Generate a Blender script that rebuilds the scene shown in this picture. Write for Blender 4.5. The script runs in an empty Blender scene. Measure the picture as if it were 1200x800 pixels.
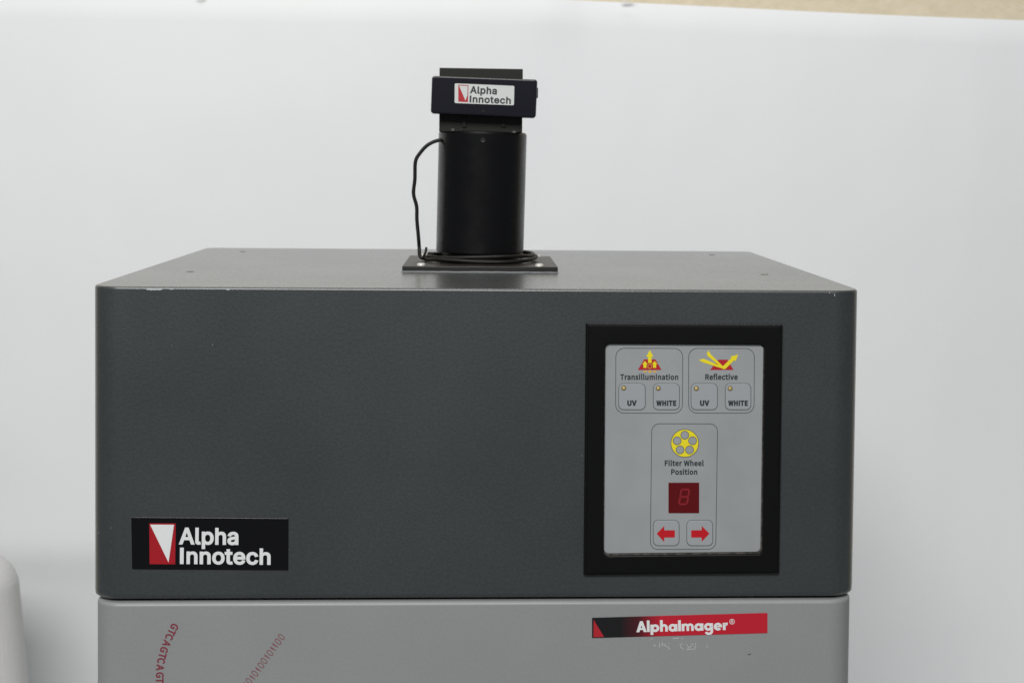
import bpy, bmesh, math, random
from mathutils import Vector, Matrix
from mathutils.geometry import delaunay_2d_cdt
R = math.radians
S = bpy.context.scene
C = S.collection
random.seed(7)

# ------------------------------------------------------------------ camera
CAM = Vector((-0.00115, -1.047128, 0.094356))
YAW, PITCH, ROLL = 0.046697, 0.034557, 0.009953
FPX, PPX, PPY = 1700.0, 641.73, 244.67            # focal length and optical centre, in 1200x800 photo pixels
_f = Vector((math.sin(YAW)*math.cos(PITCH), math.cos(YAW)*math.cos(PITCH), -math.sin(PITCH)))
_r0 = Vector((math.cos(YAW), -math.sin(YAW), 0)); _u0 = _r0.cross(_f)
RX = _r0*math.cos(ROLL) + _u0*math.sin(ROLL); UX = -_r0*math.sin(ROLL) + _u0*math.cos(ROLL)
cd = bpy.data.cameras.new('camera_lens'); cam = bpy.data.objects.new('camera', cd); C.objects.link(cam)
cam.matrix_world = Matrix(((RX.x, UX.x, -_f.x, CAM.x), (RX.y, UX.y, -_f.y, CAM.y), (RX.z, UX.z, -_f.z, CAM.z), (0, 0, 0, 1)))
cd.sensor_width = 36; cd.lens = FPX/1200*36
cd.shift_x = (600-PPX)/1200; cd.shift_y = (PPY-400)/1200
cd.clip_start = .02; cd.clip_end = 50
cd.dof.use_dof = True; cd.dof.focus_distance = 1.07; cd.dof.aperture_fstop = 13
S.camera = cam

# ------------------------------------------------------------------ light
w = bpy.data.worlds.new('World'); S.world = w; w.use_nodes = True
w.node_tree.nodes['Background'].inputs[0].default_value = (.93, .97, 1, 1)
w.node_tree.nodes['Background'].inputs[1].default_value = .125

def area(name, loc, target, sx, sy, power, col):
    l = bpy.data.lights.new(name, 'AREA'); l.shape = 'RECTANGLE'; l.size = sx; l.size_y = sy
    l.energy = power; l.color = col
    o = bpy.data.objects.new(name, l); C.objects.link(o); o.location = loc
    o.rotation_euler = (Vector(target)-Vector(loc)).to_track_quat('-Z', 'Y').to_euler()
    return o
area('ceiling_lamp_front', (-.48, -2.3, 1.85), (-.05, .4, -.2), 1.9, .9, 97, (1, .995, .985))
area('ceiling_lamp_rear', (-.15, .25, 1.95), (-.05, .8, 0), 1.8, .5, 15, (1, .995, .985))
S.view_settings.view_transform = 'Standard'; S.view_settings.look = 'None'
S.view_settings.exposure = 0; S.view_settings.gamma = 1
S.view_settings.use_curve_mapping = False

# ------------------------------------------------------------------ helpers
def ray(px, py):
    return _f + RX*((px-PPX)/FPX) - UX*((py-PPY)/FPX)
def onY(px, py, Y=0.0):
    """point of the vertical plane y = Y that the photo shows at px, py"""
    d = ray(px, py); t = (Y-CAM.y)/d.y
    return CAM + d*t
def onZ(px, py, Z=0.0):
    d = ray(px, py); t = (Z-CAM.z)/d.z
    return CAM + d*t

def props(o, label=None, cat=None, group=None, kind=None):
    for k, v in (('label', label), ('category', cat), ('group', group), ('kind', kind)):
        if v: o[k] = v
    return o
def link(name, me, mat, parent=None):
    o = bpy.data.objects.new(name, me); C.objects.link(o)
    if mat and not me.materials: me.materials.append(mat)
    if parent:
        o.parent = parent
        m = Matrix.Identity(4); p = parent
        while p: m = Matrix.Translation(p.location) @ m; p = p.parent
        o.matrix_parent_inverse = Matrix.Identity(4)
        me.transform(m.inverted())
    return o
def mesh(name, verts, faces, mat, parent=None, smooth=False, sharp=None):
    me = bpy.data.meshes.new(name); me.from_pydata([tuple(v) for v in verts], [], faces)
    bm = bmesh.new(); bm.from_mesh(me)
    bmesh.ops.recalc_face_normals(bm, faces=bm.faces); bm.to_mesh(me); bm.free()
    if smooth:
        me.polygons.foreach_set('use_smooth', [True]*len(me.polygons))
        if sharp: me.set_sharp_from_angle(angle=R(sharp))
    me.update()
    o = link(name, me, mat, parent)
    if smooth:
        wn = o.modifiers.new('weighted_normal', 'WEIGHTED_NORMAL'); wn.keep_sharp = True; wn.weight = 100
    return o
def loft(name, loops, mat, parent=None, cap0=True, cap1=True, smooth=True, sharp=40, closed=False):
    n = len(loops[0]); v = [p for l in loops for p in l]; f = []
    K = len(loops)
    for k in range(K if closed else K-1):
        a, b = k*n, ((k+1) % K)*n
        for i in range(n):
            j = (i+1) % n
            f.append((a+i, a+j, b+j, b+i))
    if not closed:
        if cap0: f.append(tuple(range(n))[::-1])
        if cap1: f.append(tuple((K-1)*n+i for i in range(n)))
    return mesh(name, v, f, mat, parent, smooth, sharp)
def rquad(c, r, n=6):
    """rounded quad in photo pixels: corners TL TR BR BL"""
    out = []
    for i in range(4):
        p = Vector(c[i]); a = (Vector(c[i-1])-p).normalized(); b = (Vector(c[(i+1) % 4])-p).normalized()
        ctr = p + a*r + b*r
        s, e = p+b*0+a*r, p+b*r
        for k in range(n+1):
            t = k/n*math.pi/2
            out.append(ctr - b*r*math.cos(t) - a*r*math.sin(t))
    return out
def inset(c, d):
    cx = sum(p[0] for p in c)/4; cy = sum(p[1] for p in c)/4
    return [(x + (d if x < cx else -d), y + (d if y < cy else -d)) for x, y in c]
def box4(x0, y0, x1, y1): return [(x0, y0), (x1, y0), (x1, y1), (x0, y1)]
def P3(pts, Y, off=0.0):
    """photo points on plane y=Y, pushed off metres towards the viewer along the plane normal"""
    return [onY(p[0], p[1], Y) + Vector((0, -off, 0)) for p in pts]
def flat(name, pts, Y, off, mat, parent, thick=0.0):
    a = P3(pts, Y, off)
    if thick <= 0: return mesh(name, a, [tuple(range(len(a)))], mat, parent)
    b = [p+Vector((0, thick, 0)) for p in a]
    return loft(name, [b, a], mat, parent, smooth=False)
def ringline(name, pts, wpx, Y, off, mat, parent):
    """closed line of even width following pts"""
    n = len(pts); a = []; b = []
    for i in range(n):
        p = Vector(pts[i]); t = (Vector(pts[(i+1) % n])-Vector(pts[i-1])).normalized(); q = Vector((-t.y, t.x))
        a.append(p+q*wpx/2); b.append(p-q*wpx/2)
    v = P3(a, Y, off)+P3(b, Y, off)
    return mesh(name, v, [(i, (i+1) % n, n+(i+1) % n, n+i) for i in range(n)], mat, parent)
def circ(cx, cy, r, n=28, ry=None):
    return [(cx+r*math.cos(2*math.pi*i/n), cy+(ry or r)*math.sin(2*math.pi*i/n)) for i in range(n)]
def multi(name, polys, Y, offs, mat, parent):
    """several flat polygons as one print, each a hair above the other"""
    v = []; f = []
    for k, p in enumerate(polys):
        b = len(v); v += P3(p, Y, offs+k*1.5e-5); f.append(tuple(range(b, b+len(p))))
    return mesh(name, v, f, mat, parent)
# letter outlines (thousandths), advance width first
GLY = {
'h0': (453, '227,-7 205,-6 184,-2 165,4 147,13 130,24 115,38 101,53 89,71 78,91 69,113 61,138 55,164 51,192 49,222 48,254 49,286 51,316 55,344 61,370 69,395 78,417 89,437 101,455 115,471 130,484 147,496 165,504 184,511 205,514 227,516 249,514 269,511 288,504 306,496 323,484 338,471 352,455 364,437 375,417 384,395 392,370 398,344 402,316 404,286 405,254 404,222 402,192 398,164 392,138 384,113 375,91 364,71 352,53 339,38 323,24 307,13 289,4 269,-2 249,-6|227,50 241,50 255,53 267,58 279,65 290,74 300,84 309,97 317,111 324,126 330,144 335,163 339,183 342,205 343,229 344,254 343,279 342,303 339,325 335,346 330,365 324,382 317,398 309,412 300,425 290,435 279,444 267,451 255,456 241,459 227,460 212,459 198,456 186,451 174,444 163,435 153,425 144,412 136,398 129,382 123,365 118,346 114,325 111,303 110,279 109,254 110,229 111,205 114,183 118,163 123,144 129,126 136,111 144,97 153,84 163,74 174,65 186,58 198,53 212,50'),
'hA': (479, '16,0 201,509 276,509 463,0 395,0 287,302 283,314 279,327 274,341 269,356 264,372 259,390 253,409 246,430 239,453 232,478 245,478 238,453 231,430 225,408 218,389 213,371 208,355 203,340 198,326 194,314 191,302 85,0|110,142 110,199 370,199 370,142'),
'hH': (517, '60,0 60,509 125,509 125,289 392,289 392,509 457,509 457,0 392,0 392,232 125,232 125,0'),
'hI': (300, '31,0 31,57 118,57 118,452 31,452 31,509 269,509 269,452 183,452 183,57 269,57 269,0'),
'hR': (449, '60,0 60,509 236,509 259,508 280,505 299,501 317,496 333,489 348,480 361,470 372,459 382,447 390,433 397,419 403,403 406,387 409,370 409,352 409,334 406,317 403,301 397,286 390,271 382,258 372,246 361,235 348,226 333,217 317,210 299,205 279,201 258,198 236,198 96,198 96,255 234,255 249,256 263,257 276,259 287,263 298,267 307,272 315,278 322,285 329,292 334,300 338,309 341,319 343,329 345,340 345,352 345,364 343,375 341,386 338,395 334,405 329,413 322,421 315,428 307,434 298,440 287,444 275,448 262,450 248,452 233,452 125,452 125,0|353,0 230,229 303,229 428,0'),
'ha': (389, '160,-9 146,-8 132,-6 119,-4 106,0 94,5 83,11 73,18 63,26 55,35 48,45 41,55 37,67 33,80 31,93 30,108 31,120 32,132 35,143 39,152 43,161 49,169 55,176 62,182 69,188 78,193 86,198 95,202 105,205 115,208 125,211 136,213 146,215 157,217 168,218 178,220 191,222 203,223 215,224 225,226 234,227 242,228 249,229 255,231 261,233 265,235 269,238 272,241 274,245 275,249 276,255 276,257 275,266 274,274 272,282 270,290 267,297 263,303 258,309 253,314 247,318 240,322 232,325 224,328 215,329 206,330 196,331 185,330 175,329 166,328 157,325 149,322 142,319 135,315 128,310 123,306 118,301 113,296 109,290 105,285 102,279 100,274 41,291 47,304 53,317 61,328 69,337 79,346 88,354 99,360 110,366 121,371 133,375 145,379 157,381 169,383 182,384 194,384 202,384 211,384 220,383 229,381 239,379 249,377 258,374 268,370 277,366 286,360 294,354 302,347 310,339 316,330 322,320 327,309 331,297 334,283 336,268 337,251 337,0 277,0 277,52 272,52 270,47 266,41 262,36 257,30 252,25 246,19 239,14 232,9 224,5 215,1 206,-2 195,-5 184,-7 172,-8|170,45 184,46 196,48 207,50 218,54 228,59 237,64 245,71 252,78 258,85 263,93 268,102 271,111 274,119 275,129 276,138 276,190 274,188 271,186 268,185 264,183 259,182 254,181 249,179 243,178 238,177 231,176 225,175 219,174 213,173 206,172 200,171 194,170 189,170 184,169 180,168 175,168 167,167 158,165 150,163 142,161 134,159 127,156 120,152 114,148 108,144 103,139 99,134 96,128 94,121 92,113 92,105 92,97 93,90 95,84 98,78 102,72 106,67 111,63 117,59 123,55 130,52 137,50 145,48 153,47 161,46'),
'hc': (395, '207,-8 187,-7 168,-4 150,1 133,8 117,16 102,27 88,39 76,53 65,68 56,85 48,103 42,123 38,143 35,165 34,187 35,211 38,233 42,253 48,273 56,291 65,308 76,323 88,337 102,349 117,360 133,369 150,376 168,380 187,383 207,384 218,384 229,383 240,382 250,380 260,377 270,374 279,370 288,366 297,361 305,356 313,350 320,344 327,337 334,330 340,322 345,314 350,305 355,296 358,287 362,277 303,262 301,268 299,273 296,279 294,284 290,289 287,294 283,299 279,303 275,307 270,311 265,314 260,317 254,320 248,323 242,325 236,327 229,328 222,329 215,330 207,330 193,329 179,327 167,323 155,317 145,310 136,302 127,292 120,282 114,271 108,258 104,245 101,231 98,217 97,203 96,187 97,173 98,158 101,144 104,131 108,117 114,105 120,94 127,83 136,74 145,66 155,59 167,53 179,50 193,47 207,46 215,47 222,47 229,48 236,50 243,52 249,54 255,56 260,59 266,62 271,66 276,70 280,74 284,79 288,83 292,89 295,94 298,99 300,105 302,111 304,117 363,102 360,92 356,83 352,73 347,65 341,56 335,48 329,41 322,34 314,27 306,21 298,16 289,11 280,6 271,3 261,-1 251,-3 240,-5 229,-7 218,-8'),
'he': (404, '212,-8 191,-7 170,-4 151,1 133,8 117,16 102,27 88,39 76,53 65,68 56,85 48,103 42,122 38,143 35,164 34,187 35,210 38,231 42,252 48,271 55,290 64,307 75,322 87,336 100,349 115,359 131,368 148,375 166,380 185,383 205,384 218,384 230,383 242,381 254,378 266,374 277,369 289,364 299,357 309,349 319,341 328,331 337,321 344,309 351,296 357,282 362,267 366,250 369,233 371,214 371,194 371,169 75,169 75,221 338,221 310,202 309,217 308,231 305,244 302,257 298,269 292,280 286,290 279,299 271,307 263,314 253,320 242,324 231,328 218,329 205,330 192,329 179,327 167,324 156,319 146,313 137,306 129,298 121,290 115,280 109,270 104,259 101,247 98,235 96,223 96,211 96,178 97,161 98,146 101,132 105,118 110,106 117,95 124,85 132,76 141,68 151,61 162,56 173,52 186,49 199,47 212,46 221,46 230,47 238,48 246,50 254,53 261,56 268,59 274,63 280,68 285,73 290,78 295,84 299,91 303,98 306,105 365,91 361,79 356,68 350,58 343,48 335,39 326,31 316,23 306,16 295,10 283,4 270,0 256,-4 242,-6 227,-8'),
'hh': (410, '114,227 114,0 53,0 53,509 114,509 114,287 102,287 110,307 119,324 129,339 140,352 152,362 165,370 180,376 195,381 211,384 227,384 242,384 257,382 270,379 283,374 295,369 306,362 316,353 326,344 334,333 341,321 347,307 351,293 354,276 356,259 357,240 357,0 296,0 296,235 295,252 292,268 288,281 281,294 273,304 263,313 252,320 239,325 225,328 210,329 199,329 189,327 179,325 170,322 161,317 152,312 145,306 138,299 132,291 126,283 122,273 118,263 116,252 114,240'),
'hl': (189, '139,-2 123,-1 108,1 95,6 83,12 74,20 66,30 60,41 56,54 53,68 53,84 53,509 114,509 114,99 114,89 115,80 116,73 118,67 120,62 123,59 127,56 133,54 139,52 146,52 150,52 153,52 156,52 158,52 160,53 162,53 164,53 166,54 168,54 170,54 181,3 177,2 174,1 170,0 166,0 162,-1 157,-1 153,-2 148,-2 144,-2'),
'hn': (409, '114,227 114,0 53,0 53,379 112,379 112,287 102,287 110,307 119,324 129,339 140,352 152,362 165,370 180,376 195,381 211,384 227,384 242,384 257,382 270,379 283,374 295,369 306,362 316,353 325,344 333,333 341,321 347,307 351,293 354,276 356,259 357,240 357,0 296,0 296,235 295,252 292,268 288,281 281,294 273,304 263,313 252,320 239,325 225,328 210,329 199,329 189,327 179,325 170,322 161,317 152,312 145,306 138,299 132,291 126,283 122,273 118,263 116,252 114,240'),
'ho': (415, '207,-8 187,-7 168,-4 150,1 133,8 117,16 102,27 88,39 76,53 65,68 56,85 48,103 42,123 38,143 35,165 34,187 35,211 38,233 42,253 48,273 56,291 65,308 76,323 88,337 102,349 117,360 133,369 150,376 168,380 187,383 207,384 228,383 247,380 265,376 282,369 299,360 314,349 327,337 339,323 350,308 359,291 367,273 373,253 378,233 380,211 381,187 380,165 378,143 373,123 367,103 359,85 350,68 339,53 327,39 314,27 299,16 282,8 265,1 247,-4 228,-7|207,46 222,47 236,50 248,53 260,59 270,66 280,74 288,83 295,94 302,105 307,117 311,131 315,144 317,158 319,173 319,187 319,202 317,217 315,231 311,245 307,258 302,271 295,282 288,292 280,302 270,310 260,317 248,323 236,327 222,329 207,330 193,329 179,327 167,323 155,317 145,310 136,302 127,292 120,282 114,271 108,258 104,245 101,231 98,217 97,203 96,187 97,173 98,158 101,144 104,131 108,117 114,105 120,94 127,83 136,74 145,66 155,59 167,53 179,50 193,47'),
'hp': (424, '53,-143 53,379 112,379 112,319 118,319 121,324 124,329 128,334 133,340 137,346 143,352 149,357 155,363 163,368 171,373 181,377 191,380 203,383 215,384 229,384 248,383 265,381 282,376 298,369 313,361 327,350 339,338 351,325 361,309 370,293 377,274 383,255 387,234 389,212 390,189 389,165 387,143 383,122 377,103 370,84 361,68 351,52 340,39 327,27 313,16 298,7 282,1 266,-4 248,-7 229,-8 216,-8 204,-6 192,-4 182,-1 173,4 164,9 156,14 150,19 143,25 138,31 133,37 129,43 125,49 121,54 118,59 114,59 114,-143|220,47 234,48 247,50 258,54 269,59 279,66 289,74 297,83 304,93 310,104 316,117 320,130 324,144 326,158 328,174 328,189 328,205 326,220 324,234 320,248 316,261 311,273 304,284 297,294 289,303 280,311 270,318 259,323 247,327 234,329 220,330 207,329 194,327 182,323 171,318 161,312 152,304 144,296 137,286 130,275 125,263 121,250 117,236 115,221 113,206 113,189 113,173 115,157 117,142 121,128 125,115 131,103 137,92 144,82 152,73 162,65 172,58 183,53 194,50 207,47'),
'ht': (227, '204,379 204,327 6,327 6,379|65,471 126,471 126,98 126,88 128,80 130,73 132,66 136,61 141,57 146,54 153,52 161,50 170,50 173,50 176,50 178,50 182,51 185,51 189,52 192,52 196,53 199,53 202,54 213,2 209,1 205,0 201,-1 197,-2 192,-3 187,-3 182,-4 178,-4 173,-4 168,-4 150,-3 133,0 117,5 104,12 92,21 82,32 75,45 69,59 66,75 65,93'),
'sA': (213, '1,0 34,0 59,78 153,78 177,0 211,0 124,257 88,257|67,104 79,144 85,161 90,178 95,195 100,213 105,230 106,230 111,213 116,195 122,178 127,161 132,144 145,104'),
'sC': (223, '132,-5 151,-3 168,2 184,9 198,19 211,32 193,53 183,43 172,35 160,29 147,25 133,24 106,29 84,42 68,64 57,93 54,129 57,165 68,193 85,215 107,228 134,233 147,232 159,228 169,223 178,217 187,209 204,230 195,239 182,248 168,255 152,260 134,261 97,255 66,238 42,211 26,174 20,128 26,82 41,45 65,18 96,1'),
'sE': (206, '35,0 187,0 187,28 68,28 68,121 165,121 165,149 68,149 68,229 183,229 183,257 35,257'),
'sF': (193, '35,0 68,0 68,115 166,115 166,143 68,143 68,229 183,229 183,257 35,257'),
'sG': (241, '136,-5 156,-3 174,1 190,7 204,16 215,25 215,133 131,133 131,106 186,106 186,39 179,34 170,29 161,26 150,24 139,24 109,29 85,42 68,64 57,93 54,129 57,165 69,193 87,215 110,228 139,233 153,232 166,228 177,223 186,216 194,209 212,230 202,239 190,247 175,255 158,259 138,261 100,255 67,238 42,211 26,174 20,128 26,82 42,45 66,18 98,1'),
'sH': (255, '35,0 68,0 68,121 187,121 187,0 220,0 220,257 187,257 187,149 68,149 68,257 35,257'),
'sI': (102, '35,0 68,0 68,257 35,257'),
'sP': (221, '35,0 68,0 68,102 110,102 141,105 168,114 187,130 200,152 204,181 200,211 187,232 167,246 141,254 109,257 35,257|68,129 68,230 104,230 129,229 148,224 161,215 170,201 172,181 170,162 162,147 149,137 130,130 106,129'),
'sR': (222, '68,135 68,230 111,230 133,229 150,224 163,215 170,203 173,185 170,167 163,153 150,143 133,137 111,135|176,0 213,0 147,112 167,119 183,130 195,144 203,163 205,185 201,213 189,233 170,247 145,254 116,257 35,257 35,0 68,0 68,109 114,109'),
'sT': (210, '89,0 121,0 121,229 199,229 199,257 11,257 11,229 89,229'),
'sU': (252, '126,-5 156,-1 181,11 201,31 214,63 218,106 218,257 187,257 187,105 184,73 176,50 163,35 146,26 126,24 107,26 91,35 78,50 70,73 67,105 67,257 34,257 34,106 39,63 52,31 71,11 97,-1'),
'sV': (201, '82,0 120,0 201,257 168,257 127,118 122,100 117,83 113,67 108,50 102,33 101,33 95,50 91,67 86,83 81,100 76,118 34,257 0,257'),
'sW': (307, '63,0 102,0 140,155 143,167 145,178 148,190 151,202 153,213 154,213 157,202 159,190 162,178 164,167 167,155 206,0 245,0 298,257 267,257 239,117 237,100 234,84 231,67 228,50 225,34 223,34 220,50 216,67 212,84 209,100 205,117 169,257 140,257 104,117 101,100 97,84 93,67 90,50 86,34 85,34 82,50 79,67 76,84 72,100 69,117 42,257 9,257'),
'sa': (197, '76,-5 90,-3 103,1 116,7 128,14 139,23 140,23 143,0 169,0 169,117 167,143 159,165 147,181 128,191 103,195 85,194 69,190 54,184 40,177 29,170 41,148 51,154 61,160 73,164 85,167 98,168 114,166 125,159 132,148 136,135 137,120 94,114 61,103 38,90 25,72 21,49 23,31 31,16 43,5 58,-2|85,21 74,22 65,26 58,31 53,40 51,51 54,65 63,77 79,86 104,94 137,99 137,46 126,37 116,30 106,25 96,22'),
'sc': (178, '107,-5 121,-3 134,0 146,5 158,11 169,19 155,41 147,35 139,30 130,26 120,23 110,22 90,25 74,35 62,50 54,71 51,95 54,119 62,140 75,155 91,165 111,168 120,167 128,165 135,162 142,157 149,152 165,173 156,180 147,186 136,191 124,194 110,195 81,191 56,178 36,158 23,130 18,95 23,60 35,33 54,12 79,0'),
'se': (194, '109,-5 124,-4 137,-1 150,3 161,9 172,15 160,36 152,31 143,27 133,24 123,22 113,21 93,24 76,33 62,47 54,65 50,88 178,88 178,91 179,94 179,98 179,102 179,106 176,136 167,161 151,179 130,191 103,195 78,191 55,178 36,157 23,129 18,95 23,60 36,33 55,12 80,0|49,110 54,131 62,147 74,160 88,167 104,169 120,167 133,160 143,148 149,131 151,110'),
'sf': (114, '12,164 37,164 37,0 69,0 69,164 110,164 110,190 69,190 69,220 70,234 74,244 79,252 86,256 96,258 100,257 105,257 109,256 113,254 118,252 125,277 119,279 113,281 107,282 100,283 93,283 73,280 57,272 46,259 40,242 37,221 37,190 12,188'),
'sh': (212, '32,0 64,0 64,138 75,148 85,157 95,162 105,166 116,167 130,165 140,159 147,150 151,135 152,116 152,0 184,0 184,120 182,147 175,168 164,183 147,192 126,195 111,193 98,189 85,182 74,173 63,163 64,202 64,279 32,279'),
'si': (96, '32,0 64,0 64,190 32,190|48,229 55,230 61,233 66,238 69,244 70,251 69,258 66,263 61,268 55,270 48,271 41,270 35,268 31,263 28,258 27,251 28,244 31,238 35,233 41,230'),
'sl': (99, '66,-5 71,-4 75,-4 78,-3 82,-3 84,-2 80,23 78,22 76,22 75,22 74,22 73,22 70,23 68,24 66,27 65,31 64,36 64,279 32,279 32,38 33,23 37,11 44,3 53,-3'),
'sm': (324, '32,0 64,0 64,138 75,149 84,157 94,162 103,166 112,167 125,165 135,159 142,150 146,135 147,116 147,0 179,0 179,138 190,149 200,157 209,162 218,166 227,167 240,165 250,159 257,150 261,135 263,116 263,0 294,0 294,120 292,147 285,168 274,183 258,192 237,195 223,193 210,188 198,181 186,171 174,159 168,171 161,181 150,189 138,193 121,195 108,193 96,189 84,182 73,173 62,162 58,190 32,190'),
'sn': (213, '32,0 64,0 64,138 75,148 85,157 95,162 105,166 116,167 130,165 140,159 147,150 151,135 152,116 152,0 184,0 184,120 182,147 175,168 164,183 147,192 126,195 111,193 98,189 85,182 73,173 62,162 58,190 32,190'),
'so': (212, '106,-5 133,0 157,12 176,33 189,60 194,95 189,130 176,158 157,178 133,191 106,195 79,191 55,178 36,158 23,130 18,95 23,60 36,33 55,12 79,0|106,22 88,25 73,35 61,50 54,71 51,95 54,119 61,140 73,155 88,165 106,168 124,165 140,155 151,140 159,119 161,95 159,71 151,50 140,35 124,25'),
'sr': (136, '32,0 64,0 64,122 73,139 82,152 92,160 102,165 112,166 116,166 120,166 124,165 127,164 131,163 137,191 133,192 129,194 125,194 121,195 116,195 104,193 92,188 81,180 71,169 62,155 58,190 32,190'),
'ss': (164, '82,-5 106,-2 126,6 140,19 148,34 151,52 148,71 139,85 125,95 110,103 93,110 81,114 69,120 60,126 54,133 52,143 54,151 58,159 65,165 75,169 88,170 97,169 106,167 115,163 123,159 131,153 146,173 137,180 126,186 114,191 101,194 87,195 64,192 46,185 33,173 25,158 22,141 25,124 34,111 46,100 61,92 77,86 90,81 101,76 111,69 118,60 120,50 119,41 115,32 107,26 97,22 83,20 70,21 58,24 47,29 37,35 27,43 11,22 23,13 36,6 51,0 66,-3'),
'st': (132, '92,-5 99,-4 106,-3 113,-2 120,0 127,2 121,27 117,25 112,24 108,22 103,22 99,21 88,23 79,28 74,35 71,45 70,58 70,164 121,164 121,190 70,190 70,244 43,244 40,190 9,188 9,164 38,164 38,59 40,38 45,20 55,7 71,-2'),
'su': (212, '88,-5 103,-3 116,2 128,9 140,18 151,30 152,30 154,0 181,0 181,190 149,190 149,55 138,43 128,34 119,28 108,24 97,23 84,25 74,31 67,41 63,55 62,74 62,190 29,190 29,70 32,43 38,23 50,8 66,-2'),
'sv': (182, '73,0 111,0 178,190 146,190 110,82 107,71 103,59 100,48 96,37 93,26 91,26 88,37 84,48 81,59 77,71 74,82 38,190 5,190'),
}
_h = max(float(p.split(',')[1]) for p in GLY['hH'][1].split())
GLY['hI'] = (int(_h*.40), '%d,0 %d,0 %d,%d %d,%d' % (_h*.13, _h*.27, _h*.27, _h, _h*.13, _h))       # plain bar
GLY['h1'] = (int(_h*.48), '%d,0 %d,0 %d,%d %d,%d %d,%d %d,%d %d,%d' % (_h*.26, _h*.36, _h*.36, _h, _h*.29, _h, _h*.24, _h*.86, _h*.08, _h*.80, _h*.08, _h*.72))
_gc = {}
def _wind(p, P):
    w_ = 0; n = len(P)
    for i in range(n):
        x0, y0 = P[i]; x1, y1 = P[(i+1) % n]
        if (y0 <= p[1]) != (y1 <= p[1]):
            if ((x1-x0)*(p[1]-y0)-(p[0]-x0)*(y1-y0) > 0) == (y1 > y0): w_ += 1 if y1 > y0 else -1
    return w_
def glyph(ch, bold):
    """one clean flat mesh: the outline (non-zero winding) grown by bold on every side"""
    if (ch, bold) in _gc: return _gc[(ch, bold)]
    loops = [[tuple(float(q)/1000 for q in p.split(',')) for p in l.split()] for l in GLY[ch][1].split('|')]
    patches = []
    if bold > 0:
        for P in loops:
            n = len(P)
            for i in range(n):
                a, b = Vector(P[i]), Vector(P[(i+1) % n]); d = b-a
                if d.length < 1e-6: continue
                d.normalize(); q = Vector((-d.y, d.x))*bold; pr = (a-Vector(P[i-1])).normalized()
                patches.append([tuple(p) for p in (a+q, b+q, b-q, a-q)])
                tn = d.x*pr.y-d.y*pr.x
                if abs(tn) > .02:
                    sg = 1 if tn > 0 else -1
                    n1 = Vector((-pr.y, pr.x))*sg; n2 = Vector((-d.y, d.x))*sg; mid = n1+n2
                    if mid.length < .2: continue
                    mid.normalize(); mi = a+mid*bold/max(mid.dot(n1), .55)
                    patches.append([tuple(p) for p in (a, a+n1*bold, mi, a+n2*bold)])
    vs = []; es = []
    for P in loops+patches:
        k = len(vs); m = len(P); vs += [Vector(p) for p in P]; es += [(k+i, k+(i+1) % m) for i in range(m)]
    V, E_, F, *_r = delaunay_2d_cdt(vs, es, [], 0, 1e-6)
    keep = []
    for f in F:
        c = sum((V[i] for i in f), Vector((0, 0)))/len(f)
        if sum(_wind(c, P) for P in loops) or any(_wind(c, P) for P in patches): keep.append(tuple(f))
    V = [Vector((v.x, v.y, 0)) for v in V]
    _gc[(ch, bold)] = (V, keep); return V, keep
def glyphs(body, bold=0.0, space=1.0, face='s'):
    v = []; f = []; x = 0
    for i, ch in enumerate(body):
        if ch != ' ':
            V, F = glyph(face+ch, bold); b = len(v)
            v += [(p.x+x, p.y, p.z+(i % 2)*3e-5) for p in V]; f += [tuple(b+k for k in q) for q in F]
            x += GLY[face+ch][0]/1000*space+bold*1.2
        else: x += .11*space
    me = bpy.data.meshes.new('lettering'); me.from_pydata(v, [], f); return me
def text(name, body, x0, x1, base0, base1, cap, Y, off, mat, parent, bold=0.0, space=1.0, face='s'):
    """lettering from x0 to x1 on a baseline from (x0, base0) to (x1, base1); cap = capital height"""
    me = glyphs(body, bold, space, face); ref = glyphs('H', bold, 1, face)
    ch = max(v.co.y for v in ref.vertices)+bold*0
    mx0 = min(v.co.x for v in me.vertices); mx1 = max(v.co.x for v in me.vertices)
    d = Vector((x1-x0, base1-base0)); L = d.length; d.normalize(); up = Vector((d.y, -d.x))
    for v in me.vertices:
        p = Vector((x0, base0)) + d*((v.co.x-mx0)/(mx1-mx0)*L) + up*(v.co.y/ch*cap)
        q = onY(p.x, p.y, Y); v.co = q + Vector((0, -off-v.co.z, 0))
    me.update(); me.name = name
    return link(name, me, mat, parent)
def tube(name, pts, r, mat, parent, n=10, sub=8):
    P = [Vector(p) for p in pts]; Q = []
    for i in range(len(P)-1):
        p0, p1, p2, p3 = P[max(i-1, 0)], P[i], P[i+1], P[min(i+2, len(P)-1)]
        for k in range(sub):
            t = k/sub
            Q.append(.5*((2*p1)+(-p0+p2)*t+(2*p0-5*p1+4*p2-p3)*t*t+(-p0+3*p1-3*p2+p3)*t**3))
    Q.append(P[-1]); loops = []; N = None
    for i, q in enumerate(Q):
        t = (Q[min(i+1, len(Q)-1)]-Q[max(i-1, 0)]).normalized()
        if N is None: N = t.orthogonal().normalized()
        N = (N - t*N.dot(t)).normalized(); B = t.cross(N)
        loops.append([q+(N*math.cos(2*math.pi*k/n)+B*math.sin(2*math.pi*k/n))*r for k in range(n)])
    return loft(name, loops, mat, parent, sharp=60)
def empty(name, loc):
    o = bpy.data.objects.new(name, None); C.objects.link(o); o.location = loc; o.empty_display_size = .05
    return o

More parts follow.
